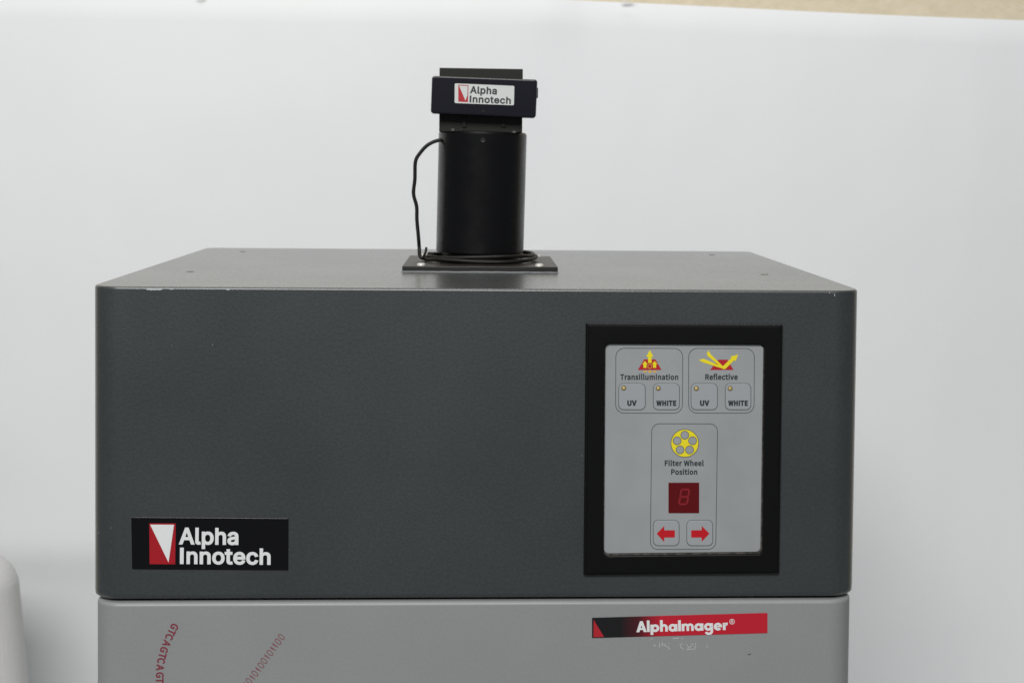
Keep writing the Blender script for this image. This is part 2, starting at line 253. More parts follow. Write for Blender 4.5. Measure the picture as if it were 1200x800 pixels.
# ------------------------------------------------------------------ materials
def mat(name, col, rough=.5, spec=.5, metal=0.0, coat=0.0):
    m = bpy.data.materials.new(name); m.use_nodes = True; b = m.node_tree.nodes['Principled BSDF']
    b.inputs['Base Color'].default_value = (*col, 1); b.inputs['Roughness'].default_value = rough
    b.inputs['Specular IOR Level'].default_value = spec; b.inputs['Metallic'].default_value = metal
    b.inputs['Coat Weight'].default_value = coat
    return m
def nd(m, t, **k):
    n = m.node_tree.nodes.new(t)
    for a, b in k.items(): setattr(n, a, b)
    return n
def lk(m, a, b): m.node_tree.links.new(a, b)
def bsdf(m): return m.node_tree.nodes['Principled BSDF']
def coords(m, scale=(1, 1, 1)):
    g = nd(m, 'ShaderNodeNewGeometry'); mp = nd(m, 'ShaderNodeMapping'); mp.inputs['Scale'].default_value = scale
    lk(m, g.outputs['Position'], mp.inputs['Vector']); return mp.outputs[0]
def noise(m, vec, scale, detail=3, rough=.55):
    n = nd(m, 'ShaderNodeTexNoise'); n.inputs['Scale'].default_value = scale; n.inputs['Detail'].default_value = detail
    n.inputs['Roughness'].default_value = rough; lk(m, vec, n.inputs['Vector']); return n.outputs['Fac']
def ramp(m, fac, stops):
    r = nd(m, 'ShaderNodeValToRGB'); e = r.color_ramp.elements
    for i, (p, c) in enumerate(stops):
        x = e[i] if i < 2 else e.new(p)
        x.position = p; x.color = (*c, 1) if len(c) == 3 else c
    lk(m, fac, r.inputs[0]); return r.outputs['Color']
def bump(m, h, strength, dist, prev=None):
    b = nd(m, 'ShaderNodeBump'); b.inputs['Strength'].default_value = strength; b.inputs['Distance'].default_value = dist
    lk(m, h, b.inputs['Height'])
    if prev: lk(m, prev, b.inputs['Normal'])
    lk(m, b.outputs[0], bsdf(m).inputs['Normal']); return b.outputs[0]
def mixc(m, fac, a, b):
    x = nd(m, 'ShaderNodeMix', data_type='RGBA'); lk(m, fac, x.inputs[0])
    for s, k in ((a, 6), (b, 7)):
        if isinstance(s, tuple): x.inputs[k].default_value = (*s, 1)
        else: lk(m, s, x.inputs[k])
    return x.outputs[2]

def painted(name, col, rough, vary, bstr, speck, coat=0.0, mott=.14):
    """powder-coated sheet metal: leathery relief, faint mottling, sparse dust specks"""
    m = mat(name, col, rough)
    v = coords(m)
    big = noise(m, v, 9, 4); fine = noise(m, v, 430, 2, .6); fin2 = noise(m, v, 900, 2, .5)
    c0 = tuple(x*(1-vary) for x in col); c1 = tuple(x*(1+vary) for x in col)
    c = ramp(m, big, [(.3, c0), (.7, c1)])
    f = ramp(m, fine, [(.35, (1-mott,)*3), (.7, (1+mott,)*3)])
    mul = nd(m, 'ShaderNodeMix', data_type='RGBA', blend_type='MULTIPLY'); mul.inputs[0].default_value = 1
    lk(m, c, mul.inputs[6]); lk(m, f, mul.inputs[7]); c = mul.outputs[2]
    vo = nd(m, 'ShaderNodeTexVoronoi'); vo.inputs['Scale'].default_value = 95; lk(m, v, vo.inputs['Vector'])
    dens = noise(m, v, 14, 3)
    d1 = ramp(m, vo.outputs['Distance'], [(.03, (1, 1, 1)), (.055, (0, 0, 0))])
    d2 = ramp(m, dens, [(.63, (0, 0, 0)), (.68, (1, 1, 1))])
    a = nd(m, 'ShaderNodeMath', operation='MULTIPLY'); lk(m, d1, a.inputs[0]); lk(m, d2, a.inputs[1])
    a2 = nd(m, 'ShaderNodeMath', operation='MULTIPLY'); lk(m, a.outputs[0], a2.inputs[0]); a2.inputs[1].default_value = speck
    c = mixc(m, a2.outputs[0], c, (.45, .46, .46))
    lk(m, c, bsdf(m).inputs['Base Color'])
    r = ramp(m, big, [(.3, (rough-.05,)*3), (.7, (rough+.06,)*3)]); lk(m, r, bsdf(m).inputs['Roughness'])
    n = bump(m, fine, bstr, .00035); bump(m, fin2, bstr*.6, .0002, n)
    # the leathery relief is on the upright panels; the lid is almost smooth
    g = nd(m, 'ShaderNodeNewGeometry'); sp = nd(m, 'ShaderNodeSeparateXYZ'); lk(m, g.outputs['True Normal'], sp.inputs[0])
    for bn in [x for x in m.node_tree.nodes if x.type == 'BUMP']:
        mr = nd(m, 'ShaderNodeMapRange'); lk(m, sp.outputs[2], mr.inputs[0])
        mr.inputs[1].default_value = .3; mr.inputs[2].default_value = .95
        mr.inputs[3].default_value = bn.inputs['Strength'].default_value; mr.inputs[4].default_value = .04
        lk(m, mr.outputs[0], bn.inputs['Strength'])
    bsdf(m).inputs['Coat Weight'].default_value = coat; bsdf(m).inputs['Coat Roughness'].default_value = .27
    return m
M_hood = painted('dark_grey_powder_coat', (.031, .0368, .0385), .50, .06, .48, .25, coat=1.0, mott=.13)
M_low = painted('light_grey_powder_coat', (.268, .275, .277), .45, .02, .15, .1, mott=.025)
M_gap = mat('black_gap', (.004, .004, .004), .8)
M_bezel = mat('black_plastic_bezel', (.0036, .0036, .0036), .33, .3)
bump(M_bezel, noise(M_bezel, coords(M_bezel), 1500, 2), .25, .0001)
M_dust = mat('dusty_plastic_edge', (.055, .05, .045), .7)
lk(M_dust, ramp(M_dust, noise(M_dust, coords(M_dust), 260, 4), [(.35, (.02, .019, .017)), (.7, (.10, .09, .08))]), bsdf(M_dust).inputs['Base Color'])
M_memb = mat('grey_membrane', (.33, .345, .355), .38)
lk(M_memb, ramp(M_memb, noise(M_memb, coords(M_memb), 25, 3), [(.3, (.295, .308, .316)), (.7, (.325, .338, .346))]), bsdf(M_memb).inputs['Base Color'])
lk(M_memb, ramp(M_memb, noise(M_memb, coords(M_memb, (1, 1, .6)), 42, 4, .6), [(.35, (.30,)*3), (.65, (.50,)*3)]), bsdf(M_memb).inputs['Roughness'])
bump(M_memb, noise(M_memb, coords(M_memb), 1800, 2), .1, .0001)
M_key = mat('grey_membrane_key', (.325, .345, .358), .34)
bump(M_key, noise(M_key, coords(M_key), 1500, 2), .12, .0001)
M_line = mat('grey_print', (.075, .085, .09), .5)
M_ink = mat('dark_print', (.022, .027, .033), .5)
M_red = mat('red_print', (.42, .018, .028), .4)
M_redd = mat('dark_red_print', (.30, .016, .022), .4)
M_badgered = mat('badge_red', (.36, .010, .018), .35)
M_yel = mat('yellow_print', (.80, .68, .02), .4)
M_orange = mat('orange_print', (.70, .42, .06), .4)
M_arrow = mat('key_arrow_red', (.50, .008, .016), .4)
M_glass = mat('dark_red_display_filter', (.105, .004, .006), .16, .5)
M_seg = mat('unlit_display_segment', (.22, .010, .018), .4)
M_led = mat('amber_indicator', (.55, .42, .13), .2, .6)
M_ledrim = mat('indicator_rim', (.12, .10, .065), .5)
M_badge = mat('black_badge', (.004, .004, .005), .2, .4)
M_white = mat('white_print', (.74, .76, .76), .45)
M_label = mat('white_label', (.62, .64, .62), .4)
M_burg = mat('burgundy_print', (.20, .022, .040), .6)
M_burg2 = mat('faded_burgundy_print', (.22, .072, .080), .6)
M_chip = mat('bare_chipped_metal', (.48, .50, .52), .5)
M_res = mat('adhesive_residue', (.62, .63, .63), .7)
M_speck = mat('dust_speck', (.20, .21, .215), .7)
M_screw = mat('dark_screw', (.06, .066, .068), .4)
bsdf(M_screw).inputs['Coat Weight'].default_value = .8; bsdf(M_screw).inputs['Coat Roughness'].default_value = .35
M_steel = mat('zinc_screw', (.80, .78, .72), .4, metal=.35)
M_screw2 = mat('dull_screw', (.07, .07, .065), .4)
M_plate = mat('dark_anodised_plate', (.014, .013, .011), .42, .4)
bsdf(M_plate).inputs['Coat Weight'].default_value = .0; bsdf(M_plate).inputs['Coat Roughness'].default_value = .12
bump(M_plate, noise(M_plate, coords(M_plate), 500, 3), .12, .0002)
M_tube = mat('black_satin_tube', (.0035, .0035, .0042), .28, .35)
lk(M_tube, ramp(M_tube, noise(M_tube, coords(M_tube), 60, 5), [(.3, (.24,)*3), (.7, (.32,)*3)]), bsdf(M_tube).inputs['Roughness'])
M_body = mat('black_olive_body', (.009, .009, .006), .4, .4)
M_head = mat('black_blue_plastic', (.006, .006, .0115), .3, .35)
bump(M_head, noise(M_head, coords(M_head), 1400, 2), .2, .0001)
M_cable = mat('black_rubber_cable', (.007, .0065, .005), .5, .3)
M_stripe = mat('name_strip_fade', (.4, .01, .02), .35)
_v = coords(M_stripe)
_sx = nd(M_stripe, 'ShaderNodeSeparateXYZ'); lk(M_stripe, _v, _sx.inputs[0])
_mr = nd(M_stripe, 'ShaderNodeMapRange'); lk(M_stripe, _sx.outputs[0], _mr.inputs[0])
_mr.inputs[1].default_value = onY(727, 735).x; _mr.inputs[2].default_value = onY(775, 735).x
lk(M_stripe, ramp(M_stripe, _mr.outputs[0], [(0, (.010, .010, .011)), (.45, (.07, .009, .014)), (1, (.50, .014, .030))]), bsdf(M_stripe).inputs['Base Color'])

M_paper = mat('white_paper', (.80, .81, .82), .55, .3)
_v = coords(M_paper); _n = noise(M_paper, _v, 2.2, 3); _n2 = noise(M_paper, _v, 60, 3)
lk(M_paper, ramp(M_paper, _n, [(.3, (.795, .805, .815)), (.7, (.825, .83, .835))]), bsdf(M_paper).inputs['Base Color'])
_b = bump(M_paper, _n2, .05, .002)
bump(M_paper, noise(M_paper, coords(M_paper, (1, 1, .45)), 5, 2), .22, .03, _b)
M_wall = mat('beige_wall', (.75, .67, .52), .8, .2)
_v = coords(M_wall); _n = noise(M_wall, _v, 45, 5, .7)
lk(M_wall, ramp(M_wall, _n, [(.3, (.74, .655, .49)), (.7, (.83, .74, .575))]), bsdf(M_wall).inputs['Base Color'])
bump(M_wall, _n, .5, .006)
M_foam = mat('white_foam', (.60, .595, .585), .85, .2)
_v = coords(M_foam); _vo = nd(M_foam, 'ShaderNodeTexVoronoi'); _vo.inputs['Scale'].default_value = 260
lk(M_foam, _v, _vo.inputs['Vector']); bump(M_foam, _vo.outputs['Distance'], .12, .002)
M_table = mat('white_table', (.70, .69, .67), .5)

# ------------------------------------------------------------------ setting
ZT = -.82                                             # table top
def slab(name, x0, x1, y0, y1, z0, z1, m, parent=None, bev=0.0):
    v = [(x, y, z) for z in (z0, z1) for x, y in ((x0, y0), (x1, y0), (x1, y1), (x0, y1))]
    f = [(0, 3, 2, 1), (4, 5, 6, 7), (0, 1, 5, 4), (1, 2, 6, 5), (2, 3, 7, 6), (3, 0, 4, 7)]
    o = mesh(name, v, f, m, parent)
    if bev:
        b = o.modifiers.new('bevel', 'BEVEL'); b.width = bev; b.segments = 3
        o.data.polygons.foreach_set('use_smooth', [True]*6)
        o.data.set_sharp_from_angle(angle=R(40))
    return o
props(slab('table_top', -1.3, 1.3, -.35, 1.25, ZT-.03, ZT, M_table), kind='structure')
props(mesh('wall', [(-3, 1.35, -1.4), (3, 1.35, -1.4), (3, 1.35, 1.9), (-3, 1.35, 1.9)], [(0, 1, 2, 3)], M_wall), kind='structure')

# paper backdrop: hangs from a slightly bent top edge, sweeps forward on to the table
YB = .90
def paper():
    NX, NZ = 120, 90; x0, x1 = -1.35, 1.25
    xc = onY(650, 10, YB).x
    zl = onY(0, -11, YB).z; zr = onY(1200, 24, YB).z; xr = onY(1200, 24, YB).x
    v = []; f = []
    for i in range(NX+1):
        x = x0+(x1-x0)*i/NX
        zt = zl if x < xc else zl+(zr-zl)*((x-xc)/(xr-xc))
        zt += .0006*math.sin(x*9)
        for k in range(NZ+1):
            t = k/NZ
            # arc-length down the sheet
            s = t*(zt-ZT-.004+.55)
            H = zt-(ZT+.004); rad = .06
            if s < H-rad: y, z = YB, zt-s
            elif s < H-rad+rad*math.pi/2:
                a = (s-(H-rad))/rad; y = YB-rad+rad*math.cos(a); z = ZT+.004+rad-rad*math.sin(a)
            else:
                y = YB-rad-(s-(H-rad+rad*math.pi/2)); z = ZT+.004
            # top lip leans back, gentle waves, crease where the two halves meet
            d = zt-z
            if d < .012: y += .4*(.012-d)
            wv = .006*math.sin(x*3.1+z*1.7)+.004*math.sin(x*6.3-z*4+1.0)
            cr = -.006*math.exp(-((x-xc-(d*.12))/.02)**2)*math.exp(-(d/.05)**2)
            kk = math.exp(-((x-xc)/.25)**2)
            hang = min(1, max(0, (y-(YB-.12))/.08))
            y += (wv*.6+cr+.003*kk*math.cos((x-xc)*12)*math.exp(-(d/.3)**2))*hang
            # lower left the sheet tilts back, a bend put in to shade that area
            ww = min(1, max(0, (-.30-x)/.2)); zz = max(0, -.425-z)
            y += ww*.26*min(zz, .3)*min(1, zz/.04)
            v.append((x, y, z))
    for i in range(NX):
        for k in range(NZ):
            a = i*(NZ+1)+k; f.append((a, a+1, a+NZ+2, a+NZ+1))
    o = mesh('paper_backdrop', v, f, M_paper, None, True)
    return o
pap = props(paper(), 'large white paper backdrop hanging behind the grey instrument', 'backdrop')

# scraps of tape on its top edge, and the pinch where the two halves meet
M_tape = mat('glossy_tape', (.88, .89, .88), .12, .6)
rnd = random.Random(2)
for px, py, sx, sy in ((235, -1.5, 5, 2.5), (735, -1, 6, 2)):
    v = []; f = []
    for j in range(4):
        for i in range(6):
            p = onY(px+(i/5-.5)*sx*2+rnd.uniform(-1, 1), py+(j/3-.5)*sy*2+rnd.uniform(-.8, .8), YB-.004)
            v.append(p+Vector((0, rnd.uniform(-.001, .001), 0)))
    for j in range(3):
        for i in range(5): a = j*6+i; f.append((a, a+1, a+7, a+6))
    mesh('tape_scrap', v, f, M_tape if py < 4 else M_paper, pap, True)

# white foam block, lower left
def foam():
    Y0 = .68
    c = [onY(-60, 648, Y0), onY(2, 660, Y0), onY(16, 812, Y0)]
    xr = c[1].x+(c[2].x-c[1].x)*(c[1].z-ZT)/(c[1].z-c[2].z); zb = ZT
    fr = [Vector((-1.02, Y0, c[0].z)), c[1], Vector((xr, Y0, zb)), Vector((-1.02, Y0, zb))]
    # slide it down on to the table
    fr[2].z = fr[3].z = ZT+.006
    o = loft('foam_block', [fr, [p+Vector((0, .09, 0)) for p in fr]], M_foam, None, smooth=False)
    b = o.modifiers.new('bevel', 'BEVEL'); b.width = .042; b.segments = 10
    return o
props(foam(), 'white foam block at the lower left edge of the photo', 'foam block')

# ------------------------------------------------------------------ the instrument
W2, D, H = .28, .448, .22577
HY = lambda: 0.0
inst = empty('gel_imager', (0, D/2, ZT))
props(inst, 'dark grey gel imaging cabinet with light grey base and framed control panel', 'lab instrument')

def outline(ins, rf=.021, rr=.010, n=10, w=W2, y0=0.0, y1=D):
    """plan of the cabinet, inset by ins"""
    out = []
    x0, x1, ya, yb = -w+ins, w-ins, y0+ins, y1-ins
    for cx, cy, sx, sy, r in ((x0, ya, 1, 1, rf), (x1, ya, -1, 1, rf), (x1, yb, -1, -1, rr), (x0, yb, 1, -1, rr)):
        r = max(r-ins, .002); ox, oy = cx+sx*r, cy+sy*r
        a0 = {(1, 1): math.pi, (-1, 1): 1.5*math.pi, (-1, -1): 0, (1, -1): .5*math.pi}[(sx, sy)]
        for k in range(n+1):
            a = a0+k/n*math.pi/2; out.append((ox+r*math.cos(a), oy+r*math.sin(a)))
    return out
def cab(name, prof, m, **k):
    return loft(name, [[Vector((x, y, z)) for x, y in outline(i, **k)] for z, i in prof], m, inst, sharp=50)
b = .0020
prof = [(-H, .0016), (-H, .0)] + [(-b, 0.0)]
prof = [(-H+.0004, .0012), (-H+.0012, .0002), (-H+.004, 0), (-b, 0)]
for k in range(1, 7):
    a = k/6*math.pi/2; prof.append((-b+b*math.sin(a), b-b*math.cos(a)))
hood = cab('hood', prof, M_hood)
cab('shadow_gap', [(-H-.006, .012), (-H+.0002, .012)], M_gap)
zl = -H-.0018
prof = [(ZT+.02, .0018)]
for k in range(0, 7):
    a = k/6*math.pi/2; prof.append((zl-.003+.003*math.sin(a), .0018+.003-.003*math.cos(a)))
lower = cab('lower_cabinet', prof, M_low, y0=-.0042, w=W2-.0010)
YL = -.0024                                            # front plane of the lower cabinet
for sx in (-1, 1):
    for yy in (.05, D-.05):
        cx = sx*(W2-.05)
        loft('foot', [[Vector((cx+r*math.cos(2*math.pi*k/20), yy+r*math.sin(2*math.pi*k/20), z)) for k in range(20)]
                      for z, r in ((ZT+.004, .016), (ZT+.02, .019))], M_bezel, inst)
# flush screws in the top
for px, py in ((223, 318.2), (284.5, 294.6), (896, 321.5), (834, 298.5)):
    c = onZ(px, py, 0)
    loops = [[Vector((c.x+r*math.cos(2*math.pi*k/18), c.y+r*math.sin(2*math.pi*k/18), z)) for k in range(18)]
             for z, r in ((.0001, .0032), (.0003, .0030), (.0004, .0024), (.0003, .0010))]
    loft('screw', loops, M_screw, hood, cap0=False)
# chipped paint along the front top edge
def chip(px0, px1, py, h, n=9, seed=0):
    rnd = random.Random(seed); top = []; bot = []
    for k in range(n):
        t = k/(n-1); x = px0+(px1-px0)*t; e = math.sin(math.pi*min(max(t, .06), .94))**.4
        top.append((x, py-h*.45*e*rnd.uniform(.6, 1.1))); bot.append((x, py+h*.55*e*rnd.uniform(.5, 1.1)))
    flat('paint_chip', top+bot[::-1], 0, .00012, M_chip, hood)
chip(171.5, 190, 338.9, 2.6, 11, 3)
chip(265, 269, 339.2, 1.6, 5, 4); chip(199, 203, 338.9, 1.1, 5, 8)
for i, (px, py, h) in enumerate(((978, 345.5, 2.4), (972, 343, 1.2), (130, 618, 1.3), (131, 634, 2.5), (130.5, 646, 2), (131, 653, 1), (115.5, 624, 1.3),
                    (682, 533.5, 1.2), (249, 404, 1.6), (201, 404.5, .9))):
    flat('paint_chip', [(px-.35, py-h/2), (px+.35, py-h/2), (px+.45, py+h/2), (px-.4, py+h/2)], 0, .00012, M_chip if i < 2 else M_line if i in (3, 4, 5) else M_speck, hood)

# --- bezel
BZ = [(686.3, 378.0), (916.3, 379.6), (912.3, 670.6), (683.6, 672.4)]
MB = [(709.4, 402.2), (893.9, 403.2), (890.4, 645.2), (707.6, 647.2)]
def lp(c, ins, r, off): return P3(rquad(inset(c, ins), r), 0, off)
MBo = [(708.2, 401.2), (895.0, 402.2), (892.3, 647.6), (706.2, 649.8)]
loft('bezel', [lp(BZ, 0, 1.6, -.0004), lp(BZ, 0, 1.6, .0024), lp(BZ, 1.0, 1.4, .0032), lp(BZ, 3.0, 1.2, .0034), lp(BZ, 3.4, 1.2, .0046),
               lp(MBo, -1.2, 7, .0048), lp(MBo, 0, 6.2, .0044), lp(MBo, .2, 6, .0012)],
     M_bezel, inst, cap0=False, cap1=False, sharp=30)
loft('dusty_sill', [lp(MBo, .1, 6, .0016), lp(MB, .3, 5.2, .0014)], M_dust, inst, cap0=False, cap1=False)
panel = loft('control_panel', [lp(MB, 0, 5.2, .0004), lp(MB, 0, 5.2, .0019), lp(MB, .5, 5, .0021)], M_memb, inst, cap0=False)
OP = .0022
def group_outline(c, r): ringline('printed_outline', rquad(c, r, 8), .75, 0, OP, M_line, panel)
group_outline([(721.4, 407.4), (799.6, 407.6), (799.2, 483.3), (721.0, 483.2)], 10)
group_outline([(806.6, 407.6), (883.4, 407.8), (883.0, 483.2), (806.4, 483.2)], 10)
group_outline([(763.4, 495.6), (840.4, 495.8), (838.2, 642.3), (761.6, 642.4)], 9)
def key(c, r=5.6):
    o = loft('key', [lp(c, 0, r, OP-.0002), lp(c, .35, r-.2, OP+.0003), lp(c, 1.0, r-.6, OP+.00045)], M_key, panel, cap0=False)
    ringline('key_outline', rquad(c, r, 8), .8, 0, OP+.00006, M_line, panel)
    return o
KO = OP+.0006
for x0, x1 in ((724.8, 755.7), (765.3, 795.7), (809.4, 840.0), (849.4, 879.2)):
    key(box4(x0, 448.7, x1, 479.2))
for x0, x1 in ((765.2, 795.3), (804.4, 834.6)):
    key(box4(x0, 608.4, x1, 638.0))
for cx, cy in ((730.5, 453.8), (770.8, 454.0), (815.3, 454.2), (854.8, 454.2)):
    ringline('indicator_rim', circ(cx, cy, 2.4, 20), 1.0, 0, KO+.0001, M_ledrim, panel)
    loft('indicator_lamp', [P3(circ(cx, cy, r, 20), 0, KO+o) for r, o in ((2.1, -.0001), (1.9, .0001), (1.2, .0003), (.5, .00035))], M_led, panel, cap0=False)
T = lambda *a, **k: text('lettering', *a, **k)
T('UV', 734.6, 745.7, 474.1, 474.1, 6.0, 0, KO, M_ink, panel, bold=.024)
T('WHITE', 768.5, 791.9, 474.1, 474.1, 5.8, 0, KO, M_ink, panel, bold=.024)
T('UV', 819.6, 830.6, 474.1, 474.1, 6.0, 0, KO, M_ink, panel, bold=.024)
T('WHITE', 852.5, 875.6, 474.1, 474.1, 5.8, 0, KO, M_ink, panel, bold=.024)
T('Transillumination', 726.4, 794.4, 444.0, 444.1, 6.3, 0, OP, M_ink, panel, bold=.014)
T('Reflective', 825.9, 863.9, 444.0, 444.0, 6.3, 0, OP, M_ink, panel, bold=.014)
T('Filter Wheel', 778.5, 824.2, 544.6, 544.7, 6.2, 0, OP, M_ink, panel, bold=.014)
T('Position', 786.0, 816.6, 554.8, 554.8, 6.1, 0, OP, M_ink, panel, bold=.014)
# transillumination icon
flat('icon_base', [(754.6, 420.4), (767.6, 420.4), (774.8, 432.8), (747.0, 432.8)], 0, OP, M_red, panel)
def up_arrow(cx, tip, hw, hb, sw, bot, m=M_yel):
    flat('icon_arrow', [(cx, tip), (cx+hw, hb), (cx+sw, hb), (cx+sw, bot), (cx-sw, bot), (cx-sw, hb), (cx-hw, hb)], 0, OP+.00006, m, panel)
up_arrow(761.1, 409.5, 4.2, 417.4, 2.1, 424.6)
up_arrow(755.4, 422.3, 3.2, 426.2, 1.8, 430.4)
up_arrow(766.7, 422.3, 3.2, 426.2, 1.8, 430.4)
for x0, x1, d in ((753.4, 757.6, 0), (759.2, 763.4, .5), (764.8, 768.8, 0)):
    flat('icon_ray', [(x0, 433.6), (x1, 433.6), (x1-.3, 435.4+d), (x0+.3, 435.4+d)], 0, OP, M_orange, panel)
ringline('icon_ring', circ(761.1, 428.6, 2.4, 16), .6, 0, OP+.00006, M_orange, panel)
# reflective icon
flat('icon_base', [(841.0, 420.8), (852.0, 420.8), (859.0, 432.8), (831.5, 432.8)], 0, OP, M_red, panel)
flat('icon_ray', [(829.6, 410.0), (832.4, 414.6), (847.6, 429.4), (845.0, 429.8), (828.8, 416.6), (827.6, 413.6)], 0, OP+.00006, M_yel, panel)
flat('icon_ray', [(818.3, 421.4), (823.4, 419.6), (828.0, 421.2), (846.6, 429.3), (845.6, 431.0), (824.0, 424.2)], 0, OP+.00010, M_yel, panel)
flat('icon_arrow', [(846.4, 432.0), (845.6, 429.2), (856.6, 418.6), (855.2, 417.2), (864.4, 414.8), (861.4, 422.6), (860.0, 421.2), (849.6, 431.4)], 0, OP+.00014, M_yel, panel)
# filter wheel icon
flat('wheel_icon', circ(802.0, 518.4, 16.0, 48), 0, OP, M_yel, panel)
ringline('wheel_outline', circ(802.0, 518.4, 16.2, 48), .7, 0, OP+.00004, M_line, panel)
for k in range(5):
    a = -math.pi/2+k*2*math.pi/5; hx, hy = 802.0+9.5*math.cos(a), 518.4+9.5*math.sin(a)
    flat('wheel_hole', circ(hx, hy, 4.6, 24), 0, OP+.00006, M_memb, panel)
    ringline('wheel_outline', circ(hx, hy, 4.7, 24), .7, 0, OP+.0001, M_line, panel)
# display
loft('display_window', [lp(box4(782.9, 564.4, 818.7, 599.9), 0, .5, OP-.0003), lp(box4(782.9, 564.4, 818.7, 599.9), 0, .5, OP+.0002),
                        lp(box4(782.9, 564.4, 818.7, 599.9), .3, .5, OP+.0003)], M_glass, panel, cap0=False)
def seg(x0, y0, x1, y1, h=1.15):
    sl = -.17
    def sh(x, y): return (x+(y-581)*sl, y)
    d = Vector((x1-x0, y1-y0)); L = d.length; d.normalize(); q = Vector((-d.y, d.x))*h
    a, b_ = Vector((x0, y0)), Vector((x1, y1))
    pts = [a, a+d*h+q, b_-d*h+q, b_, b_-d*h-q, a+d*h-q]
    flat('display_segment', [sh(p.x, p.y) for p in pts], 0, OP+.00042, M_seg, panel)
xa, xb, ya, ym, yb_ = 796.4, 805.8, 572.2, 580.8, 589.4
for s in ((xa, ya, xb, ya), (xa, ym, xb, ym), (xa, yb_, xb, yb_), (xa, ya, xa, ym), (xb, ya, xb, ym), (xa, ym, xa, yb_), (xb, ym, xb, yb_)): seg(*s)
flat('key_arrow', [(769.0, 623.8), (777.8, 614.8), (777.8, 619.8), (790.2, 619.8), (790.2, 628.2), (777.8, 628.2), (777.8, 633.4)], 0, KO, M_arrow, panel)
flat('key_arrow', [(830.6, 623.6), (821.6, 614.6), (821.6, 619.8), (809.4, 619.8), (809.4, 628.2), (821.6, 628.2), (821.6, 633.2)], 0, KO, M_arrow, panel)

# --- badge
badge = loft('badge', [P3(rquad(c, r), 0, o) for c, r, o in (
    ([(154.0, 605.6), (338.2, 607.0), (337.8, 667.6), (155.0, 666.3)], 1.4, -.0002),
    ([(154.0, 605.6), (338.2, 607.0), (337.8, 667.6), (155.0, 666.3)], 1.4, .0005),
    ([(154.5, 606.1), (337.7, 607.5), (337.3, 667.1), (155.5, 665.8)], 1.2, .0007))], M_badge, inst, cap0=False)
flat('emblem_field', [(175.2, 612.4), (206.2, 612.6), (205.6, 660.4), (175.6, 660.2)], 0, .0008, M_badgered, badge)
flat('emblem_triangle', [(176.2, 613.9), (204.2, 614.1), (197.8, 658.2)], 0, .00088, M_white, badge)
T('Alpha', 209.7, 279.6, 636.3, 636.9, 19.0, 0, .0008, M_white, badge, bold=.025, space=.95, face='h')
T('Innotech', 211.0, 317.3, 659.2, 660.2, 18.4, 0, .0008, M_white, badge, bold=.025, space=.95, face='h')

# --- name strip on the lower cabinet
NS = [(693.8, 723.3), (899.2, 717.6), (899.2, 741.0), (693.8, 746.8)]
strip = loft('name_strip', [P3(rquad(NS, .6, 2), YL, o) for o in (-.0002, .0004)], M_stripe, inst, cap0=False, smooth=False)
flat('strip_triangle', [(695.6, 725.4), (707.8, 745.5), (695.4, 745.9)], YL, .0005, M_red, strip)
